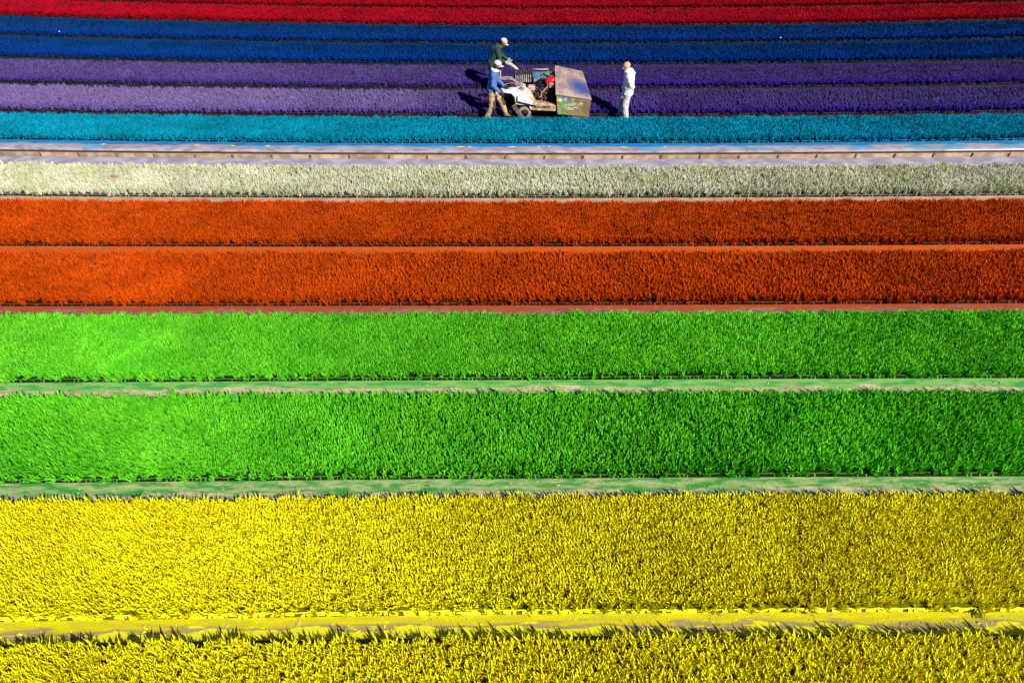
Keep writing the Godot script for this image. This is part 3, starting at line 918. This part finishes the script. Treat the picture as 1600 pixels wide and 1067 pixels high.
func nets(st: SurfaceTool, bones: Array, cell: float, wrinkle := 0.0):
	var lo := Vector3.ONE * 1e9
	var hi := -lo
	for b in bones:
		var r: float = maxf(b[2], b[3]) + cell * 3.0 + b[4]
		lo = lo.min(b[0] - Vector3.ONE * r).min(b[1] - Vector3.ONE * r)
		hi = hi.max(b[0] + Vector3.ONE * r).max(b[1] + Vector3.ONE * r)
	var nx := int((hi.x - lo.x) / cell) + 2
	var ny := int((hi.y - lo.y) / cell) + 2
	var nz := int((hi.z - lo.z) / cell) + 2
	var f := PackedFloat32Array()
	f.resize(nx * ny * nz)
	f.fill(1.0)
	for b in bones:
		var p: Vector3 = b[0]
		var d: Vector3 = b[1] - p
		var dd := maxf(d.length_squared(), 1e-9)
		var ra: float = b[2]
		var rd: float = b[3] - ra
		var k: float = b[4]
		var r := maxf(b[2], b[3]) + cell * 2.5 + k
		var s := ((p.min(b[1]) - Vector3.ONE * r - lo) / cell).max(Vector3.ZERO)
		var e := (p.max(b[1]) + Vector3.ONE * r - lo) / cell
		for x in range(int(s.x), mini(int(e.x) + 1, nx)):
			for y in range(int(s.y), mini(int(e.y) + 1, ny)):
				var i := (x * ny + y) * nz
				for z in range(int(s.z), mini(int(e.z) + 1, nz)):
					var q := lo + Vector3(x, y, z) * cell - p
					var t := clampf(q.dot(d) / dd, 0.0, 1.0)
					var v := (q - d * t).length() - ra - rd * t
					var g := f[i + z]
					var h := maxf(k - absf(v - g), 0.0) / k
					f[i + z] = minf(v, g) - h * h * k * 0.25
	var ids := {}
	var verts := PackedVector3Array()
	var norms := PackedVector3Array()
	var sx := ny * nz
	var corner := [0, 1, nz, nz + 1, sx, sx + 1, sx + nz, sx + nz + 1]
	var places := [Vector3(0, 0, 0), Vector3(0, 0, 1), Vector3(0, 1, 0), Vector3(0, 1, 1), Vector3(1, 0, 0), Vector3(1, 0, 1), Vector3(1, 1, 0), Vector3(1, 1, 1)]
	var edges := [[0, 1], [2, 3], [4, 5], [6, 7], [0, 2], [1, 3], [4, 6], [5, 7], [0, 4], [1, 5], [2, 6], [3, 7]]
	for x in nx - 1:
		for y in ny - 1:
			for z in nz - 1:
				var i := (x * ny + y) * nz + z
				if absf(f[i]) > cell * 2.0: continue
				var inside := 0
				for c in 8:
					if f[i + corner[c]] < 0.0: inside += 1
				if inside == 0 or inside == 8: continue
				var sum := Vector3.ZERO
				var n := 0
				for e in edges:
					var u := f[i + corner[e[0]]]
					var v := f[i + corner[e[1]]]
					if (u < 0.0) != (v < 0.0):
						sum += places[e[0]].lerp(places[e[1]], u / (u - v))
						n += 1
				ids[i] = verts.size()
				var g := Vector3(f[i + sx] - f[i], f[i + nz] - f[i], f[i + 1] - f[i]) + Vector3(f[i + corner[7]] - f[i + corner[3]], f[i + corner[7]] - f[i + corner[5]], f[i + corner[7]] - f[i + corner[6]])
				g = g.normalized()
				var p := lo + (Vector3(x, y, z) + sum / n) * cell
				if wrinkle > 0.0:
					p += g * wrinkle * wrinkle_noise.get_noise_3d(p.x * 1.0, p.y * 0.75, p.z * 1.0)
				verts.append(p)
				norms.append(g)
	var quads := []
	for i in ids:
		for e in [[sx, nz, 1], [nz, 1, sx], [1, sx, nz]]:
			var a := f[i] < 0.0
			if a != (f[i + e[0]] < 0.0):
				var q := [i, i - e[1], i - e[1] - e[2], i - e[2]]
				if not (ids.has(q[1]) and ids.has(q[2]) and ids.has(q[3])): continue
				quads.append([ids[q[0]], ids[q[1]], ids[q[2]], ids[q[3]]])
	for q in quads:
		for t in [[0, 1, 2], [0, 2, 3]]:
			var a: int = q[t[0]]
			var b: int = q[t[1]]
			var c: int = q[t[2]]
			if (verts[b] - verts[a]).cross(verts[c] - verts[a]).dot(norms[a] + norms[b] + norms[c]) > 0.0:
				var s2 := b
				b = c
				c = s2
			for v in [a, b, c]:
				st.add_vertex(verts[v])

func shape(called: String, bones: Array, cell: float, m: Material, parent: Node, wrinkle := 0.0) -> MeshInstance3D:
	var st := begin(false)
	nets(st, bones, cell, wrinkle)
	return part(called, st, m, parent)

func hand_bones(wrist: Vector3, dir: Vector3, across: Vector3, curl: float, grow := 0.0) -> Array:
	# dir: along the hand; across: towards the thumb side
	var list := []
	dir = dir.normalized()
	across = (across - dir * across.dot(dir)).normalized()
	var palm := dir.cross(across)
	for s in [-1.0, -0.33, 0.33, 1.0]:
		list.append(bone(wrist + across * 0.014 * s, wrist + dir * 0.085 + across * 0.029 * s, 0.016 + grow, 0.013 + grow, 0.012))
	var lens := [0.062, 0.078, 0.084, 0.075]
	for i in 4:
		var p: Vector3 = wrist + dir * 0.085 + across * (-0.029 + 0.0193 * i)
		var a := 0.2
		var d := dir
		for j in 3:
			a = curl * [0.5, 1.0, 0.8][j]
			d = d.rotated(across, -a if palm.dot(Vector3.DOWN) > 0.0 else a)
			var l: float = lens[i] * [0.5, 0.3, 0.2][j]
			list.append(bone(p, p + d * l, 0.0095 - j * 0.0008 + grow, 0.0088 - j * 0.0008 + grow, 0.004))
			p += d * l
	var tb := wrist + dir * 0.025 + across * 0.03
	var td := (dir * 0.75 + across * 0.65).normalized()
	list.append(bone(tb, tb + td * 0.045, 0.013 + grow, 0.011 + grow, 0.008))
	list.append(bone(tb + td * 0.045, tb + td * 0.045 + (td + dir).normalized() * 0.03, 0.0105 + grow, 0.009 + grow, 0.004))
	return list

func head_bones(t: Transform3D) -> Array:
	# x forward, y up, origin in the middle of the skull
	var list := []
	for b in [
		[Vector3(-0.018, 0.025, 0), Vector3(-0.018, 0.025, 0), 0.094, 0.094, 0.03], [Vector3(0.02, 0.02, 0), Vector3(0.025, 0.0, 0), 0.076, 0.072, 0.03],
		[Vector3(0.02, -0.04, 0), Vector3(0.05, -0.088, 0), 0.056, 0.032, 0.03], [Vector3(0.0, -0.06, 0.035), Vector3(0.045, -0.09, 0.012), 0.03, 0.024, 0.03], [Vector3(0.0, -0.06, -0.035), Vector3(0.045, -0.09, -0.012), 0.03, 0.024, 0.03],
		[Vector3(0.094, 0.0, 0), Vector3(0.112, -0.034, 0), 0.010, 0.015, 0.012], [Vector3(0.082, 0.022, 0.03), Vector3(0.082, 0.022, -0.03), 0.014, 0.014, 0.015],
		[Vector3(0.088, -0.063, 0.018), Vector3(0.088, -0.063, -0.018), 0.010, 0.010, 0.008],
		[Vector3(-0.012, 0.01, 0.084), Vector3(-0.008, -0.03, 0.08), 0.017, 0.010, 0.008], [Vector3(-0.012, 0.01, -0.084), Vector3(-0.008, -0.03, -0.08), 0.017, 0.010, 0.008],
		[Vector3(-0.02, -0.06, 0), Vector3(-0.045, -0.15, 0), 0.056, 0.060, 0.03]]:
		list.append(bone(t * b[0], t * b[1], b[2], b[3], b[4]))
	return list

func cap_on(t: Transform3D, m: Material, parent: Node):
	var st := begin(false)
	var rings := []
	for i in 8:
		var a := PI * 0.5 * i / 7.0
		rings.append(Vector2(0.110 * cos(a), 0.095 * sin(a)))
	var bt := t * Transform3D(Basis.from_euler(Vector3(0, 0, -0.1)).scaled_local(Vector3(1.06, 1.0, 0.95)), Vector3(-0.012, 0.045, 0))
	lathe(st, rings, bt, 24)
	lathe(st, [Vector2(0.104, 0.0), Vector2(0.110, -0.012), Vector2(0.110, 0.0)], bt, 24)
	lathe(st, [Vector2(0.014, 0.092), Vector2(0.010, 0.101), Vector2(0.0, 0.103)], bt, 10)
	var cp := part("cap", st, m, parent)
	var br := begin(false)
	for i in 10:
		var a := -1.15 + 2.3 * i / 10.0
		var b := -1.15 + 2.3 * (i + 1) / 10.0
		for s in [0.0, -0.007]:
			var p := func(q: float, r: float, l: float) -> Vector3: return bt * Vector3(cos(q) * 0.103 + l * cos(q) * cos(q * 0.7), s - 0.018 * absf(sin(q)) - l * 0.22 * r, sin(q) * 0.103)
			quad(br, p.call(a, 1, 0.0), p.call(b, 1, 0.0), p.call(b, 1, 0.075), p.call(a, 1, 0.075), bt.basis * (Vector3.UP if s == 0.0 else Vector3.DOWN))
	part("brim", br, m, cp)

func figure(called: String, label: String, at: Vector3, turn: float, j: Dictionary, look: Dictionary) -> Node3D:
	var o := thing(called, at, label, "person", "workers in the field")
	o.rotation.y = turn
	var skin := plain(look.skin, 0.55)
	var ht := Transform3D(Basis.from_euler(Vector3(0, look.face, look.nod)), j.head)
	var st := begin(false)
	var body := []
	var up := 0.13
	for s in [-1.0, 1.0]:
		body.append(bone(j.pelvis + Vector3(0, 0, 0.07 * s), j.chest + Vector3(0, 0, 0.075 * s), 0.105, 0.115, 0.06))
	body.append(bone(j.sl, j.sr, 0.06, 0.06, 0.06))
	body.append(bone(j.neck, j.head + (j.neck - j.head) * 0.3, 0.062, 0.055, 0.04))
	for s in ["l", "r"]:
		body.append(bone(j["s" + s], j["e" + s], 0.052, 0.042, 0.03))
		body.append(bone(j["e" + s], j["w" + s], 0.042, 0.027, 0.02))
		body.append(bone(j["h" + s], j["k" + s], 0.085, 0.056, 0.05))
		body.append(bone(j["k" + s], j["a" + s], 0.056, 0.038, 0.02))
		body.append(bone(j["a" + s], j["t" + s], 0.042, 0.034, 0.02))
	nets(st, body, 0.016)
	nets(st, head_bones(ht), 0.005)
	var hands := {}
	for s in ["l", "r"]:
		var d: Vector3 = (j["w" + s] - j["e" + s]).normalized()
		hands[s] = [j["w" + s], (d + look.get("hand_bend", Vector3.ZERO)).normalized(), look.get("thumb", Vector3(0.3, 1, 0))]
		nets(st, hand_bones(hands[s][0], hands[s][1], hands[s][2], 0.75), 0.0045)
	part("body", st, skin, o)
	for s in [1.0, -1.0]:
		var e := begin(false)
		var c := ht * Vector3(0.089, 0.002, 0.03 * s)
		tube(e, [c - Vector3(0, 0.003, 0), c + Vector3(0, 0.003, 0)], 0.008, 8)
		part("eye", e, plain(c8(38, 30, 26), 0.3), o)
	# clothes
	var top := []
	for s in [-1.0, 1.0]:
		top.append(bone(j.hem + Vector3(0, 0, 0.08 * s), j.chest + Vector3(0, 0, 0.08 * s), look.hem_r, 0.138, 0.07))
		top.append(bone(j.hem + Vector3(0, -0.0, 0.085 * s), j.hem + Vector3(0, 0.03, 0.085 * s), look.hem_r + 0.004, look.hem_r, 0.03))
	top.append(bone(j.sl, j.sr, 0.082, 0.082, 0.06))
	top.append(bone(j.neck + (j.chest - j.neck) * 0.35, j.neck, 0.11, 0.085, 0.05))
	for s in ["l", "r"]:
		top.append(bone(j["s" + s], j["e" + s], 0.080, 0.068, 0.04))
		top.append(bone(j["e" + s], j["e" + s].lerp(j["w" + s], 0.93), 0.068, 0.050, 0.03))
	var bulk: float = look.get("bulk", 1.0)
	for q in top:
		q[2] *= bulk
		q[3] *= bulk
	var tp := shape(look.top_name, top, 0.014, look.top, o, 0.016)
	var tro := []
	for s in [-1.0, 1.0]:
		tro.append(bone(j.pelvis + Vector3(0, -0.02, 0.06 * s), j.pelvis + Vector3(0, 0.06, 0.07 * s), 0.128, 0.122, 0.06))
	for s in ["l", "r"]:
		tro.append(bone(j["h" + s], j["k" + s], 0.112, 0.086, 0.05))
		tro.append(bone(j["k" + s], j["a" + s] + Vector3(0, 0.02, 0), 0.086, 0.074, 0.03))
	for q in tro:
		q[2] *= bulk
		q[3] *= bulk
	var trousers := shape("trousers", tro, 0.014, look.trousers, o, 0.018)
	for s in ["l", "r"]:
		var boot := [bone(j["a" + s] + Vector3(0, 0.05, 0), j["a" + s] - Vector3(0, 0.03, 0), 0.058, 0.052, 0.02), bone(j["a" + s] - Vector3(0.03, 0.035, 0), j["t" + s], 0.05, 0.042, 0.02)]
		shape("boot", boot, 0.010, look.boots, o)
		if look.has("gloves"):
			shape("glove", hand_bones(hands[s][0], hands[s][1], hands[s][2], 0.75, 0.004) + [bone(j["w" + s].lerp(j["e" + s], 0.22), j["w" + s], 0.047, 0.036, 0.02)], 0.005, look.gloves, o)
		if look.has("patches"):
			var kd: Vector3 = (j["k" + s] - j["h" + s]).normalized()
			var f := Vector3(0.036, 0, 0.0)
			shape("knee_patch", [bone(j["k" + s] - kd * 0.09 + f, j["k" + s] + kd * 0.08 + f, 0.080, 0.076, 0.03), bone(j["k" + s] + Vector3(0.02, -0.10, 0), j["k" + s] + Vector3(0.03, 0, 0), 0.066, 0.07, 0.03)], 0.014, look.patches, trousers, 0.008)
	if look.has("cap"): cap_on(ht, look.cap, o)
	if look.has("beard"):
		var b := []
		for v in [[Vector3(0.06, -0.085, 0.03), Vector3(0.085, -0.10, 0.0)], [Vector3(0.06, -0.085, -0.03), Vector3(0.085, -0.10, 0.0)], [Vector3(0.015, -0.045, 0.062), Vector3(0.06, -0.085, 0.035)], [Vector3(0.015, -0.045, -0.062), Vector3(0.06, -0.085, -0.035)], [Vector3(0.094, -0.046, 0.025), Vector3(0.094, -0.046, -0.025)]]:
			b.append(bone(ht * v[0], ht * v[1], 0.026, 0.026 if v[0].x < 0.09 else 0.024, 0.02))
		shape("beard", b, 0.006, look.beard, o, 0.006)
	if look.has("hair"):
		var b := []
		for v in [[Vector3(-0.045, 0.02, 0.0), 0.082], [Vector3(-0.04, -0.02, 0.04), 0.055], [Vector3(-0.04, -0.02, -0.04), 0.055], [Vector3(0.0, 0.02, 0.055), 0.042], [Vector3(0.0, 0.02, -0.055), 0.042]]:
			b.append(bone(ht * v[0], ht * v[0], v[1], v[1], 0.02))
		shape("hair", b, 0.006, look.hair, o, 0.004)
	if look.has("hood"):
		var h := []
		var n: Vector3 = j.neck
		var bk: Vector3 = look.hood_back
		for i in 9:
			var a := lerpf(-2.6, 2.6, i / 8.0)
			var a2 := lerpf(-2.6, 2.6, (i + 1) / 8.0)
			if i < 8:
				h.append(bone(n + Vector3(-cos(a) * 0.095, 0.01 + 0.02 * cos(a), sin(a) * 0.10), n + Vector3(-cos(a2) * 0.095, 0.01 + 0.02 * cos(a2), sin(a2) * 0.10), 0.036, 0.036, 0.02))
		h.append(bone(n + bk * 0.5 + Vector3(0, 0, 0.06), n + bk + Vector3(0, -0.02, 0.0), 0.062, 0.05, 0.04))
		h.append(bone(n + bk * 0.5 + Vector3(0, 0, -0.06), n + bk + Vector3(0, -0.02, 0.0), 0.062, 0.05, 0.04))
		shape("hood", h, 0.010, look.hood, tp, 0.012)
	return o

func build_people():
	var v := func(x: float, y: float, z: float) -> Vector3: return Vector3(x, y, z)
	# in blue at the near handle, stepping forward
	var a := {
		"pelvis": v.call(0.0, 0.93, 0.0), "chest": v.call(0.07, 1.28, 0.0), "neck": v.call(0.125, 1.47, 0.0), "head": v.call(0.195, 1.61, 0.0), "hem": v.call(0.0, 0.93, 0.0),
		"sr": v.call(0.085, 1.385, 0.175), "er": v.call(0.07, 1.10, 0.235), "wr": v.call(0.26, 0.93, 0.215), "sl": v.call(0.115, 1.385, -0.175), "el": v.call(0.16, 1.11, -0.23), "wl": v.call(0.36, 0.97, -0.12),
		"hr": v.call(0.0, 0.90, 0.095), "kr": v.call(0.02, 0.49, 0.115), "ar": v.call(-0.13, 0.10, 0.11), "tr": v.call(0.05, 0.035, 0.13),
		"hl": v.call(0.02, 0.90, -0.095), "kl": v.call(0.25, 0.51, -0.13), "al": v.call(0.41, 0.12, -0.16), "tl": v.call(0.61, 0.06, -0.17)}
	figure("person", "person in a blue sweater and white cap, khaki trousers with dark knee patches", Vector3(-0.60, 0.0, -19.66), -0.08, a, {
		"skin": c8(176, 122, 96), "face": 0.0, "nod": -0.22, "hem_r": 0.125, "top": noisy(c8(66, 98, 166), c8(82, 114, 182), 6.0, 0.85, 0.3, 0.7, 90), "top_name": "sweater",
		"trousers": noisy(c8(188, 160, 122), c8(150, 122, 90), 5.0, 0.85, 0.3, 0.7, 91), "patches": plain(c8(62, 58, 58), 0.85), "boots": noisy(c8(150, 124, 92), c8(110, 88, 66), 6.0, 0.85, 0.3, 0.7, 92),
		"gloves": plain(c8(44, 50, 58), 0.8), "cap": plain(c8(176, 182, 204), 0.8), "beard": plain(c8(34, 26, 24), 0.9), "hair": plain(c8(42, 32, 28), 0.9), "hood": plain(c8(222, 224, 232), 0.85), "hood_back": v.call(-0.07, -0.02, 0.0)})
	# in dark green, bent over the far handle
	var b := {
		"pelvis": v.call(0.0, 0.93, 0.0), "chest": v.call(0.12, 1.26, 0.0), "neck": v.call(0.24, 1.44, 0.0), "head": v.call(0.365, 1.54, 0.0), "hem": v.call(-0.01, 0.86, 0.0),
		"sr": v.call(0.19, 1.37, 0.18), "er": v.call(0.26, 1.08, 0.24), "wr": v.call(0.45, 1.0, 0.14), "sl": v.call(0.20, 1.37, -0.18), "el": v.call(0.27, 1.08, -0.24), "wl": v.call(0.48, 1.0, -0.12),
		"hr": v.call(0.0, 0.90, 0.095), "kr": v.call(0.10, 0.49, 0.11), "ar": v.call(0.03, 0.10, 0.12), "tr": v.call(0.21, 0.04, 0.14),
		"hl": v.call(0.0, 0.90, -0.095), "kl": v.call(0.0, 0.49, -0.11), "al": v.call(-0.13, 0.10, -0.12), "tl": v.call(0.04, 0.04, -0.14)}
	figure("person", "person in a dark green hooded jacket and camouflage cap bending over the far handle", Vector3(-0.62, 0.0, -21.66), -0.04, b, {
		"skin": c8(178, 124, 98), "face": 0.0, "nod": -0.5, "hem_r": 0.135, "top": noisy(c8(34, 54, 48), c8(52, 76, 68), 5.0, 0.6, 0.3, 0.7, 93), "top_name": "jacket",
		"trousers": noisy(c8(112, 126, 158), c8(90, 102, 134), 5.0, 0.85, 0.3, 0.7, 94), "boots": plain(c8(70, 60, 54), 0.8), "gloves": noisy(c8(196, 180, 172), c8(74, 70, 76), 9.0, 0.8, 0.45, 0.55, 95),
		"cap": noisy(c8(206, 198, 188), c8(150, 140, 128), 12.0, 0.8, 0.45, 0.55, 96), "beard": plain(c8(48, 34, 30), 0.9), "hair": plain(c8(36, 28, 26), 0.9), "hood": noisy(c8(44, 66, 60), c8(70, 96, 88), 5.0, 0.6, 0.3, 0.7, 97), "hood_back": v.call(-0.20, -0.05, 0.0)})
	# in white, standing at the other end and looking at the machine
	var c := {
		"pelvis": v.call(0.0, 0.90, 0.0), "chest": v.call(0.01, 1.24, 0.0), "neck": v.call(0.05, 1.43, 0.0), "head": v.call(0.125, 1.57, 0.0), "hem": v.call(0.0, 0.86, 0.0),
		"sr": v.call(0.05, 1.35, 0.18), "er": v.call(0.02, 1.07, 0.235), "wr": v.call(0.16, 0.86, 0.17), "sl": v.call(0.02, 1.35, -0.18), "el": v.call(-0.09, 1.08, -0.24), "wl": v.call(0.075, 0.85, -0.225),
		"hr": v.call(0.02, 0.87, 0.095), "kr": v.call(0.13, 0.48, 0.11), "ar": v.call(0.14, 0.10, 0.12), "tr": v.call(0.31, 0.04, 0.15),
		"hl": v.call(0.0, 0.87, -0.095), "kl": v.call(0.04, 0.48, -0.105), "al": v.call(-0.01, 0.10, -0.11), "tl": v.call(0.16, 0.04, -0.13)}
	var pc := figure("person", "bald person in a white hooded sweater and pale trousers watching the machine", Vector3(3.40, 0.0, -19.66), PI - 0.16, c, {
		"skin": c8(214, 158, 136), "face": 0.15, "nod": -0.12, "hem_r": 0.132, "bulk": 1.13, "top": plain(c8(226, 230, 240), 0.85), "top_name": "hooded_sweater",
		"trousers": noisy(c8(214, 210, 212), c8(186, 182, 188), 5.0, 0.85, 0.3, 0.7, 98), "boots": noisy(c8(150, 110, 130), c8(90, 76, 96), 8.0, 0.8, 0.35, 0.65, 99), "gloves": plain(c8(96, 94, 96), 0.8),
		"beard": plain(c8(150, 132, 124), 0.9), "hood": plain(c8(230, 233, 242), 0.85), "hood_back": v.call(-0.14, -0.03, 0.0)})
	var em := begin()
	box_at(em, Vector3(0.166, 1.22, -0.07), Vector3(0.014, 0.06, 0.07), 0.004, Vector3(0, 0.3, 0))
	part("chest_emblem", em, plain(c8(40, 84, 160), 0.7), pc)

# ---------------------------------------------------------------- small things
func build_small_things():
	# dabs of yellow spray at the edge of the track
	for q in [[-1.45, 0.30], [-1.20, 0.12], [-0.06, 0.20], [0.05, 0.09], [3.15, 0.26], [-8.9, 0.22], [-7.9, 0.14], [-6.9, 0.16], [-11.6, 0.2], [1.05, 0.06], [0.75, 0.06], [4.3, 0.07]]:
		var st := begin()
		var c := Vector3(q[0], 0.0015, line_z(-17.86, q[0]) + rng.randf_range(-0.01, 0.02))
		var last := Vector3.ZERO
		var first := Vector3.ZERO
		for i in 12:
			var a := TAU * i / 12.0
			var p := c + Vector3(cos(a) * q[1] * 0.55 * rng.randf_range(0.6, 1.1), 0, sin(a) * 0.022 * rng.randf_range(0.5, 1.2))
			if i == 0: first = p
			else: tri(st, c + Vector3(0, 0.006, 0), last, p, Vector3.UP)
			last = p
		tri(st, c + Vector3(0, 0.006, 0), last, first, Vector3.UP)
		tag(part("paint_dab", st, plain(c8(240, 224, 84), 0.7), self), "", "", "", "structure")
	# leaves fallen over the edge of the wide yellow row
	var tuft := put("fallen_tuft", plant_mesh(900, 14, 0.05, 0.9), plain(c8(170, 168, 30), 0.6), self)
	tuft.transform = Transform3D(Basis.from_euler(Vector3(1.25, 0.3, 0.35)), Vector3(6.33, 0.03, line_z(-4.30, 6.33)))
	tag(tuft, "tuft of leaves fallen onto the path from the wide yellow row", "plant")
	# crumbs of soil, leaf tips and dried paint on the near paths
	var rows := row_list()
	for k in [11, 12, 13]:
		var bit := begin()
		for i in 6:
			var p := Vector3(cos(i * TAU / 6.0), 0, sin(i * TAU / 6.0) * 0.7)
			var q := Vector3(cos((i + 1) * TAU / 6.0), 0, sin((i + 1) * TAU / 6.0) * 0.7)
			tri(bit, p, q, Vector3(0.1, 0.7, 0.05), p + q + Vector3.UP)
		bit.generate_normals()
		var mm := MultiMesh.new()
		mm.transform_format = MultiMesh.TRANSFORM_3D
		mm.use_colors = true
		mm.mesh = bit.commit()
		mm.instance_count = 900
		for i in 900:
			var x := rng.randf_range(-9.5, 9.5) if k > 11 else rng.randf_range(-11.0, 11.0)
			var v := pow(rng.randf(), 1.4)
			var zk := lerpf(rows[k - 1][1] + 0.01, rows[k][2] + 0.02, v)
			var sz := rng.randf_range(0.004, 0.012) if rng.randf() < 0.85 else rng.randf_range(0.012, 0.02)
			var b := Basis(Vector3.UP, rng.randf() * TAU).scaled_local(Vector3(sz * rng.randf_range(1.0, 2.4), sz * 0.8, sz))
			mm.set_instance_transform(i, Transform3D(b, Vector3(x, -0.014, line_z(zk, x))))
			var dye: Color = rows[k - 1][3]
			var c := lin(196, 184, 140).lerp(lin(96, 84, 58), rng.randf())
			if rng.randf() < (0.6 if k == 13 else 0.3): c = dye * rng.randf_range(0.6, 1.0)
			c.a = 1.0
			mm.set_instance_color(i, c)
		var mi := MultiMeshInstance3D.new()
		mi.name = numbered("crumbs")
		mi.multimesh = mm
		mi.material_override = leaf_material
		add_child(mi)
		tag(mi, ["crumbs of soil and leaf on the path between the green rows", "crumbs of soil and leaf on the path between green and yellow rows", "yellow flecks and crumbs on the path between the yellow rows"][k - 11], "", "", "stuff")
	# two white scraps lying between the blue rows
	for q in [[9.9, -26.0], [-17.0, -26.0]]:
		var st := begin()
		box_at(st, Vector3(q[0], 0.20, line_z(q[1], q[0]) + 0.05), Vector3(0.05, 0.03, 0.04), 0.01, Vector3(0.3, 0.5, 0.2))
		tag(part("white_scrap", st, plain(c8(176, 182, 196), 0.6), self), "white scrap between the blue rows, " + ("right of the bald person" if q[0] > 0 else "left of the workers at the handles"), "scrap")
